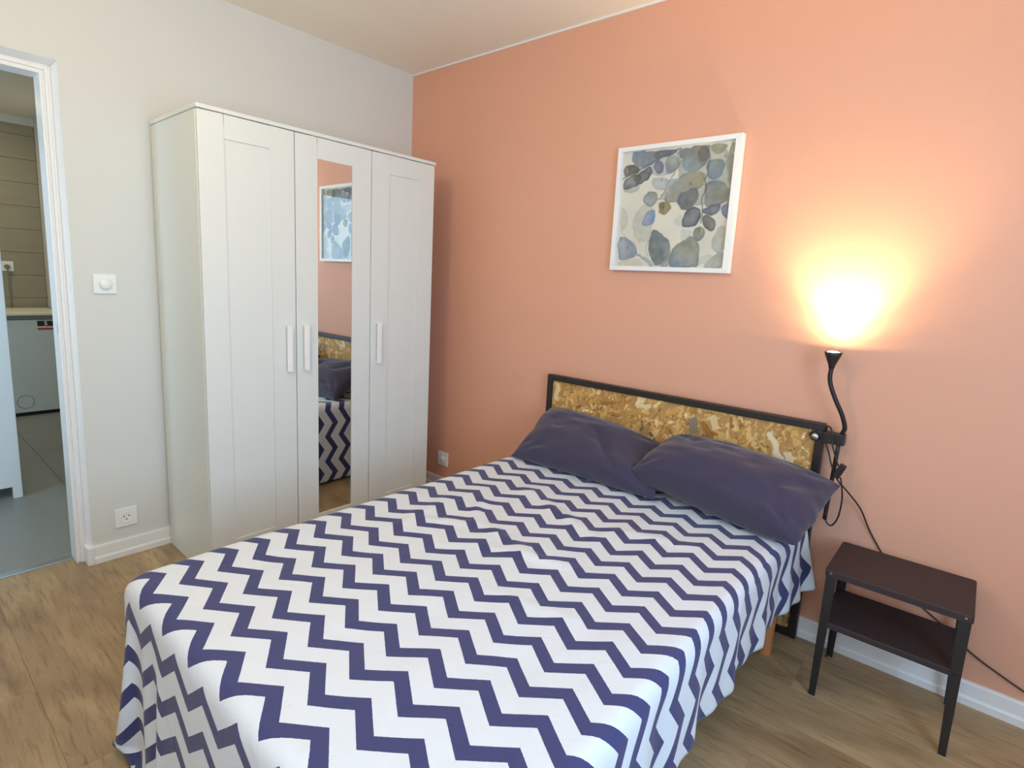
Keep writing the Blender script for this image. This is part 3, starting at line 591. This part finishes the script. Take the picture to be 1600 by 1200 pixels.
# flex: loops out of the arm, down through the inline switch, then off to the right behind the table
bm = bmesh.new(); tube(bm, [(2.430, -.060, .834), (2.436, -.075, .858), (2.452, -.088, .850), (2.462, -.092, .80), (2.478, -.094, .755), (2.490, -.096, .728)], .0027, 8, 8)
tube(bm, [(2.437, -.070, .795), (2.452, -.080, .765), (2.472, -.092, .715), (2.498, -.095, .672), (2.520, -.085, .648), (2.566, -.030, .575), (2.600, -.010, .50), (2.642, -.008, .435), (2.70, -.008, .355), (2.767, -.008, .291), (2.824, -.008, .254), (2.928, -.008, .181), (3.002, -.008, .144), (3.10, -.010, .105), (3.25, -.024, .06), (3.45, -.03, .006)], .0027, 8, 8)
tube(bm, [(2.502, -.100, .690), (2.510, -.100, .66), (2.516, -.095, .61), (2.512, -.09, .545), (2.498, -.088, .508), (2.484, -.087, .505), (2.472, -.086, .520)], .0027, 8, 8)
obj('cord', bm, CORD, lp, smooth=True)
bm = bmesh.new(); box(bm, -.011, .011, -.009, .009, -.027, .027)
bmesh.ops.transform(bm, matrix=Matrix.Translation((2.497, -.100, .712)) @ Matrix.Rotation(math.radians(-22), 4, 'Y').inverted(), verts=bm.verts)
obj('cord_switch', bm, CORD, lp, bevel=.004, seg=3)

# ================================================================== BEDSIDE TABLE
TX0, TX1, TY0, TY1, TZ = 2.536, 2.905, -0.340, -0.062, 0.45
tb = empty('bedside_table', ((TX0 + TX1) / 2, -.2, 0)); tag(tb, 'small dark brown metal bedside table with a lower shelf', 'table')
def tray(name, x0, x1, y0, y1, z, rim):
    bm = bmesh.new(); r_ = 0.010; th = .0015
    # folded sheet: rounded-corner top with a down-turned rim
    def loop(o, zz):
        pts = []
        for cx_, cy_, a0 in ((x1 - r_, y1 - r_, 0), (x0 + r_, y1 - r_, 90), (x0 + r_, y0 + r_, 180), (x1 - r_, y0 + r_, 270)):
            for k in range(5):
                a = math.radians(a0 + k * 22.5); pts.append(bm.verts.new((cx_ + (r_ - o) * math.cos(a), cy_ + (r_ - o) * math.sin(a), zz)))
        return pts
    L_ = [loop(0.003, z), loop(0.0008, z - .0008), loop(0, z - .003), loop(0, z - rim), loop(th, z - rim), loop(th, z - .004)]
    for a, b in zip(L_[:-1], L_[1:]):
        n = len(a)
        for k in range(n): bm.faces.new((a[k], a[(k + 1) % n], b[(k + 1) % n], b[k]))
    bm.faces.new(L_[0]); bm.faces.new(L_[-1][::-1]); bmesh.ops.recalc_face_normals(bm, faces=bm.faces)
    return obj(name, bm, TABLEM, tb)
tray('table_top', TX0 - .002, TX1 + .002, TY0 - .002, TY1 + .002, TZ, .022)
tray('shelf', TX0 + .002, TX1 - .002, TY0 + .002, TY1 - .002, .272, .020)
for sx in (0, 1):
    for sy in (0, 1):
        bm = bmesh.new()
        # angle-iron leg, tapering towards the foot
        ox, oy = (TX0 + .0015, TX1 - .0015)[sx], (TY0 + .0015, TY1 - .0015)[sy]; dx, dy = (1, -1)[sx], (1, -1)[sy]
        rings = []
        for z, w_, ins in ((0, .019, .0), (.25, .026, .0), (.4275, .030, 0.0)):
            pr = [(0, 0), (w_, 0), (w_, .003), (.003, .003), (.003, w_), (0, w_)]
            rings.append([bm.verts.new((ox + dx * (p + ins), oy + dy * (q + ins), z)) for p, q in pr])
        for a, b in zip(rings[:-1], rings[1:]):
            for k in range(6): bm.faces.new((a[k], a[(k + 1) % 6], b[(k + 1) % 6], b[k]))
        bm.faces.new(rings[0]); bm.faces.new(rings[-1][::-1]); bmesh.ops.recalc_face_normals(bm, faces=bm.faces)
        lg = obj('leg', bm, TABLEL, tb)
        for z in (.262, .440):
            bm = bmesh.new(); yq = (TY0 - .0005, TY1 + .0005)[sy]; yd = (-.0025, .0025)[sy]
            cyl(bm, (ox + dx * .014, yq, z), (ox + dx * .014, yq + yd, z), .0042, .0032, 12); obj('screw', bm, STEEL if z > .4 else TABLEL, lg)

# ================================================================== BED, MATTRESS, BEDSPREAD
BX0, BX1, BY0, BY1 = 1.185, 2.405, -1.915, -0.060; BZ = 0.487
bd = empty('bed', (1.8, -1.0, 0)); tag(bd, 'double divan bed base on round wooden legs under the chevron cover', 'bed')
obj('bed_base', B((BX0 + .012, BX1 - .012, BY0 + .012, BY1 - .012, 0.245, 0.335)), BASEF, bd, bevel=.01)
for x in (BX0 + .10, BX1 - .045):
    for y in (BY0 + .15, -0.215):
        bm = bmesh.new(); cyl(bm, (x, y, 0.0), (x, y, .245), .024, .028, 24); obj('leg', bm, LEGW, bd, smooth=False)
mt = obj('mattress', B((BX0 + .006, BX1 - .006, BY0 + .006, BY1 - .006, 0.336, BZ)), MATTR, None, bevel=.035, seg=4)
tag(mt, 'white mattress lying on the divan under the chevron cover', 'mattress')

def cloth_sheet():
    hL, hR, hF = 0.440, 0.262, 0.462          # how far the cloth hangs: left, right, foot
    X0, X1, Y0, Y1 = BX0 - hL, BX1 + hR, BY0 - hF, -0.056
    sp = 0.0185; nx, ny = int((X1 - X0) / sp) + 1, int((Y1 - Y0) / sp) + 1
    gx, gy = np.meshgrid(np.linspace(X0, X1, nx), np.linspace(Y0, Y1, ny)); dx, dy = gx[0, 1] - gx[0, 0], gy[1, 0] - gy[0, 0]
    P = np.stack([gx, gy, np.full_like(gx, BZ + .012)], -1)
    rn = np.random.default_rng(3)
    P[..., 2] += (smooth_noise(ny, nx, 14, 21) - .5) * .006
    flat = P.copy()
    # rounded sheet corners at the foot: beyond this radius there is no cloth
    ddx = np.maximum(np.maximum(BX0 - gx, gx - BX1), 0); ddy = np.maximum(BY0 - gy, 0)
    keep = np.hypot(ddx, ddy) < .452
    def C(sl1, sl2, rest, k):
        a = P[sl1]; b = P[sl2]; d = b - a; l = np.sqrt((d * d).sum(-1, keepdims=True)) + 1e-9
        corr = d * ((l - rest) / l * .5 * k); P[sl1] += corr; P[sl2] -= corr
    S = slice; cons = []
    for s in (0, 1):
        ex = (nx - s) // 2 * 2; ey = (ny - s) // 2 * 2
        cons.append(((S(None), S(s, s + ex, 2)), (S(None), S(s + 1, s + ex + 1, 2)), dx, 1.0))
        cons.append(((S(s, s + ey, 2), S(None)), (S(s + 1, s + ey + 1, 2), S(None)), dy, 1.0))
        dg = math.hypot(dx, dy)
        cons.append(((S(s, s + ey, 2), S(0, nx - 1)), (S(s + 1, s + ey + 1, 2), S(1, nx)), dg, .35))
        cons.append(((S(s, s + ey, 2), S(1, nx)), (S(s + 1, s + ey + 1, 2), S(0, nx - 1)), dg, .35))
    def bend(k):
        # second-difference bending towards flat, both directions (Jacobi)
        D = P[:, 2:] - 2 * P[:, 1:-1] + P[:, :-2]; P[:, 1:-1] += k * .25 * D
        D = P[2:] - 2 * P[1:-1] + P[:-2]; P[1:-1] += k * .25 * D
    rr = 0.028; bx0, bx1, by0, by1 = BX0 - .004, BX1 + .004, BY0 - .004, BY1 + .3
    cx, cy, cz = (bx0 + bx1) / 2, (by0 + by1) / 2, BZ + .004 - .35
    hx, hy, hz = (bx1 - bx0) / 2 - rr, (by1 - by0) / 2 - rr, .35 - rr
    step = 0
    def collide():
        q = P - np.array([cx, cy, cz]); a = np.abs(q) - np.array([hx, hy, hz]); m = np.maximum(a, 0); l = np.sqrt((m * m).sum(-1))
        out_sd = l + np.minimum(a.max(-1), 0) - rr
        ins = out_sd < 0
        # inside the rounded core shell: push along the box gradient
        corner = ins & (l > 1e-6)
        n = np.zeros_like(P); n[corner] = (m / np.maximum(l, 1e-9)[..., None])[corner] * np.sign(q)[corner]
        deep = ins & (l <= 1e-6)
        ax = a[..., :3].argmax(-1)
        for k in range(3): n[..., k] = np.where(deep & (ax == k), np.sign(q[..., k]), n[..., k])
        P[ins] -= (out_sd[..., None] * n)[ins]
        P[..., 2] = np.maximum(P[..., 2], 0.012)
        P[..., 1] = np.minimum(P[..., 1], -0.055)
        # heavy cotton hangs close: limit how far the folds stand off the bed
        k_ = 1 - .35 * min(1, max(0, step - 35) / 40)
        for ax_, lim, sg in ((0, BX0 - .125, 1), (0, BX1 + .060, -1), (1, BY0 - .050, 1)):
            over = (P[..., ax_] - lim) * sg; P[..., ax_] -= np.where((over < 0) & (P[..., 2] < BZ - .06), over * (1 - k_) * sg, 0)
        return ins
    pin = (gx > BX0 + .03) & (gx < BX1 - .03) & (gy > BY0 + .03); pinned = flat[pin] * [1, 1, 0] + [0, 0, BZ + .004]
    P[pin] = pinned
    prev = P.copy(); wind = smooth_noise(ny, nx, 9, 31) - .5
    for step in range(150):
        vel = (P - prev) * .965; prev = P.copy()
        P += vel; P[..., 2] -= 9.8 * .011 ** 2
        if step < 60:
            P[..., 0] += wind * .0004; P[..., 1] += np.roll(wind, 17, 1) * .0004
        for it in range(16):
            for c in cons: C(*c)
            if it % 3 == 0: bend(.2)
            P[pin] = pinned
            if it % 2 == 0: ins = collide()

        ins = collide()
        prev[ins] = prev[ins] * .2 + P[ins] * .8       # friction
        low = P[..., 2] < .0125; prev[low] = P[low]
    return P, flat, nx, ny, keep
P, flat, nx, ny, keep = cloth_sheet()
# shallow rumples on the top of the bed
X, Y = flat[..., 0], flat[..., 1]
hang = np.clip((X - BX1) / .26, 0, 1); nh = np.clip((Y + .42) / .36, 0, 1) ** 1.5
P[..., 0] += hang * nh * (.050 + .022 * np.sin(Y * 60)) ; P[..., 2] += hang * nh * .035
P[..., 0] += hang * (1 - nh) * .010 * (np.sin(Y * 21) + .6 * np.sin(Y * 47 + 1))
topm = np.clip((P[..., 2] - (BZ - .01)) / .01, 0, 1)
def ridge(x0, y0, x1, y1, w_, h):
    ex, ey = x1 - x0, y1 - y0; t = np.clip(((X - x0) * ex + (Y - y0) * ey) / (ex * ex + ey * ey), 0, 1)
    d = np.hypot(X - x0 - ex * t + .01 * np.sin(14 * t + x0 * 9), Y - y0 - ey * t); return h * np.exp(-(d / w_) ** 2) * np.sin(np.pi * np.clip(t * .96 + .02, 0, 1)) ** .5
Z = (smooth_noise(ny, nx, 12, 41) * .007 + smooth_noise(ny, nx, 30, 42) * .003)
for a in ((1.42, -.78, 1.62, -1.02, .016, .012), (1.60, -.98, 1.90, -1.05, .018, .010), (1.50, -.62, 1.95, -.80, .022, .012), (1.72, -1.10, 2.05, -1.00, .016, .010), (1.44, -1.12, 1.60, -1.00, .014, .009), (1.95, -.70, 2.20, -.62, .02, .008), (1.88, -1.28, 2.15, -1.22, .02, .006), (1.38, -.90, 1.44, -1.25, .02, .006)): Z += ridge(*a)
P[..., 2] += Z * topm + .001
me = bpy.data.meshes.new('bedspread'); idx = np.arange(nx * ny).reshape(ny, nx)
F = np.stack([idx[:-1, :-1], idx[:-1, 1:], idx[1:, 1:], idx[1:, :-1]], -1).reshape(-1, 4)
F = F[keep.ravel()[F].all(1)]
me.vertices.add(nx * ny); me.vertices.foreach_set('co', P.reshape(-1, 3).ravel()); me.loops.add(F.size); me.loops.foreach_set('vertex_index', F.ravel())
me.polygons.add(len(F)); me.polygons.foreach_set('loop_start', np.arange(0, F.size, 4)); me.polygons.foreach_set('loop_total', np.full(len(F), 4)); me.update()
uvl = me.uv_layers.new(name='sheet'); s_ = np.clip((X - 1.65) / .65, 0, 1.15)
U_ = X + .10 * (Y + 1.85).clip(0, 3) * s_ ** 1.1; V_ = Y - .03 * s_
UV = np.stack([U_, V_], -1).reshape(-1, 2)[F.ravel()]; uvl.data.foreach_set('uv', UV.astype(np.float32).ravel())
for p in me.polygons: p.use_smooth = True
me.materials.append(CHEV)
bs = bpy.data.objects.new('bedspread', me); COL.objects.link(bs)
ss = bs.modifiers.new('subdivision', 'SUBSURF'); ss.levels = 1; ss.render_levels = 1
so_ = bs.modifiers.new('thickness', 'SOLIDIFY'); so_.thickness = .0015; so_.offset = 1
tag(bs, 'white cotton bedspread with navy chevron stripes draped over the bed', 'bedspread')

# ================================================================== PILLOWS
def pillow(label, TL, TR, BR, BL, thick, seed, bow=.05, sag=0.0, creases=(), round_=(0, 0, 0, 0), squash=0.0):
    n = 49; u = np.linspace(-1, 1, n); U2, V2 = np.meshgrid(u, u)       # V: -1 bottom, 1 top
    TL, TR, BR, BL = [np.array(p, float) for p in (TL, TR, BR, BL)]
    us = U2 * (1 - bow * (1 - V2 ** 2) * np.abs(U2) ** 2); vs = V2 * (1 - bow * 1.3 * (1 - U2 ** 2) * np.abs(V2) ** 2)
    for (cu, cv), q_ in zip(((-1, 1), (1, 1), (1, -1), (-1, -1)), round_):
        k_ = np.clip((U2 * cu + V2 * cv) - 1.1, 0, 1) ** 1.5 * q_; us = us - cu * k_; vs = vs - cv * k_
    wob = smooth_noise(n, n, 9, seed + 7) - .5; us = us + wob * .035 * np.abs(U2) ** 4 * (1 - V2 ** 4); vs = vs + np.roll(wob, 5, 0) * .05 * np.abs(V2) ** 4 * (1 - U2 ** 4)
    a, b = ((us + 1) / 2)[..., None], ((vs + 1) / 2)[..., None]
    base = (BL * (1 - a) + BR * a) * (1 - b) + (TL * (1 - a) + TR * a) * b
    nrm = np.cross((BR - BL) + (TR - TL), (TL - BL) + (TR - BR)); nrm /= np.linalg.norm(nrm)
    if nrm[2] < 0: nrm = -nrm
    dn = (TL + TR - BL - BR); dn /= np.linalg.norm(dn)
    prof = ((1 - np.abs(U2) ** 2.4) * (1 - np.abs(V2) ** 2.4)) ** .48
    prof *= 1 - squash * np.clip((U2 - .45) / .5, 0, 1) ** 1.3
    crn = np.zeros_like(U2)
    for (cu, cv) in ((-1, -1), (1, -1), (1, 1), (-1, 1)):
        ang = np.arctan2(V2 - cv, U2 - cu); r_ = np.hypot(U2 - cu, V2 - cv); crn += np.sin(ang * 13 + seed * 3 + cu) * np.exp(-((r_ - .35) / .25) ** 2) * .05
    nz_ = (smooth_noise(n, n, 5, seed) - .5) * .14 + (smooth_noise(n, n, 11, seed + 1) - .5) * .05
    cr = np.zeros_like(U2)
    for (u0, v0, u1, v1, w_, h) in creases:
        ex, ey = u1 - u0, v1 - v0; t = np.clip(((U2 - u0) * ex + (V2 - v0) * ey) / (ex * ex + ey * ey), 0, 1)
        cr += h * np.exp(-(np.hypot(U2 - u0 - ex * t, V2 - v0 - ey * t) / w_) ** 2)
    up = base + nrm * (thick * prof * (.66 + nz_ + crn + cr))[..., None] - dn * (sag * prof)[..., None]
    dnn = base - nrm * (thick * prof * (.34 - nz_ * .3))[..., None] - dn * (sag * .5 * prof)[..., None]
    Vv = np.concatenate([up.reshape(-1, 3), dnn.reshape(-1, 3)]); id1 = np.arange(n * n).reshape(n, n); id2 = id1 + n * n
    Fs = [tuple(int(i) for i in f) for f in np.stack([id1[:-1, :-1], id1[:-1, 1:], id1[1:, 1:], id1[1:, :-1]], -1).reshape(-1, 4)]
    Fs += [tuple(int(i) for i in f[::-1]) for f in np.stack([id2[:-1, :-1], id2[:-1, 1:], id2[1:, 1:], id2[1:, :-1]], -1).reshape(-1, 4)]
    # rest on the cover and clear the headboard
    Vv[:, 2] = np.maximum(Vv[:, 2], BZ + .018); Vv[:, 1] = np.minimum(Vv[:, 1], HY0 - .006 + np.where((Vv[:, 0] > HX1) | (Vv[:, 2] > HZ), .03, 0))
    m = bpy.data.meshes.new('pillow'); m.from_pydata([tuple(v) for v in Vv], [], Fs); bm = bmesh.new(); bm.from_mesh(m)
    bmesh.ops.remove_doubles(bm, verts=bm.verts, dist=.0006); bmesh.ops.recalc_face_normals(bm, faces=bm.faces)
    o = obj('pillow', bm, PURPLE, None, smooth=True, origin=tuple(base.reshape(-1, 3).mean(0)))
    s = o.modifiers.new('subdivision', 'SUBSURF'); s.levels = 1; s.render_levels = 1
    tag(o, label, 'pillow', 'purple pillows against the headboard'); return o
pillow('dark purple pillow farther left, its corner under the other pillow', (1.215, -.085, .705), (1.87, -.075, .645), (1.955, -.385, .515), (1.245, -.385, .515), .17, 3, .05, sag=.01,
       creases=((-.9, .9, -.5, .0, .10, -.10), (.1, .2, .45, -.75, .08, -.16), (.75, -.3, .35, -.95, .1, .08), (-.8, -.6, -.3, -.8, .08, -.07)), round_=(.04, 0, 0, -.06), squash=.5)
pillow('dark purple pillow nearest the lit lamp, overlapping the other', (1.875, -.10, .70), (2.505, -.085, .655), (2.485, -.435, .515), (1.80, -.355, .575), .21, 8, .05, sag=.015,
       creases=((.95, .5, .55, -.2, .09, -.10), (-.95, .9, -.5, .4, .09, -.09), (.8, -.9, .6, -.3, .08, -.08), (-.6, -.95, -.2, -.6, .1, -.05)), round_=(.0, -.02, .10, .03))

# ================================================================== ADDED CEILING LAMP (invented for warm fill light, outside the frame)
CL = (1.45, -2.05)
cl = empty('added_ceiling_lamp', (CL[0], CL[1], H)); tag(cl, 'added opal globe lamp over the foot of the bed for fill light, out of view', 'lamp')
bm = bmesh.new(); lathe(bm, [(0, 0), (.05, 0), (.045, -.025), (0, -.03)], (CL[0], CL[1], H)); obj('ceiling_rose', bm, PLASTIC, cl)
bm = bmesh.new(); cyl(bm, (CL[0], CL[1], H - .03), (CL[0], CL[1], H - .10), .003); obj('flex', bm, PLASTIC, cl)
bm = bmesh.new(); bmesh.ops.create_uvsphere(bm, u_segments=24, v_segments=16, radius=.09, matrix=Matrix.Translation((CL[0], CL[1], H - .18))); obj('globe', bm, emit('added_opal_globe', (1, .84, .58), 4), cl, smooth=True)
ll = bpy.data.lights.new('added_lamp_fill', 'POINT'); ll.energy = 22; ll.color = (1.0, .81, .48); ll.shadow_soft_size = .11
l2 = bpy.data.objects.new('added_lamp_fill', ll); COL.objects.link(l2); l2.parent = cl; l2.location = (0, 0, -.40); l2['kind'] = 'helper'
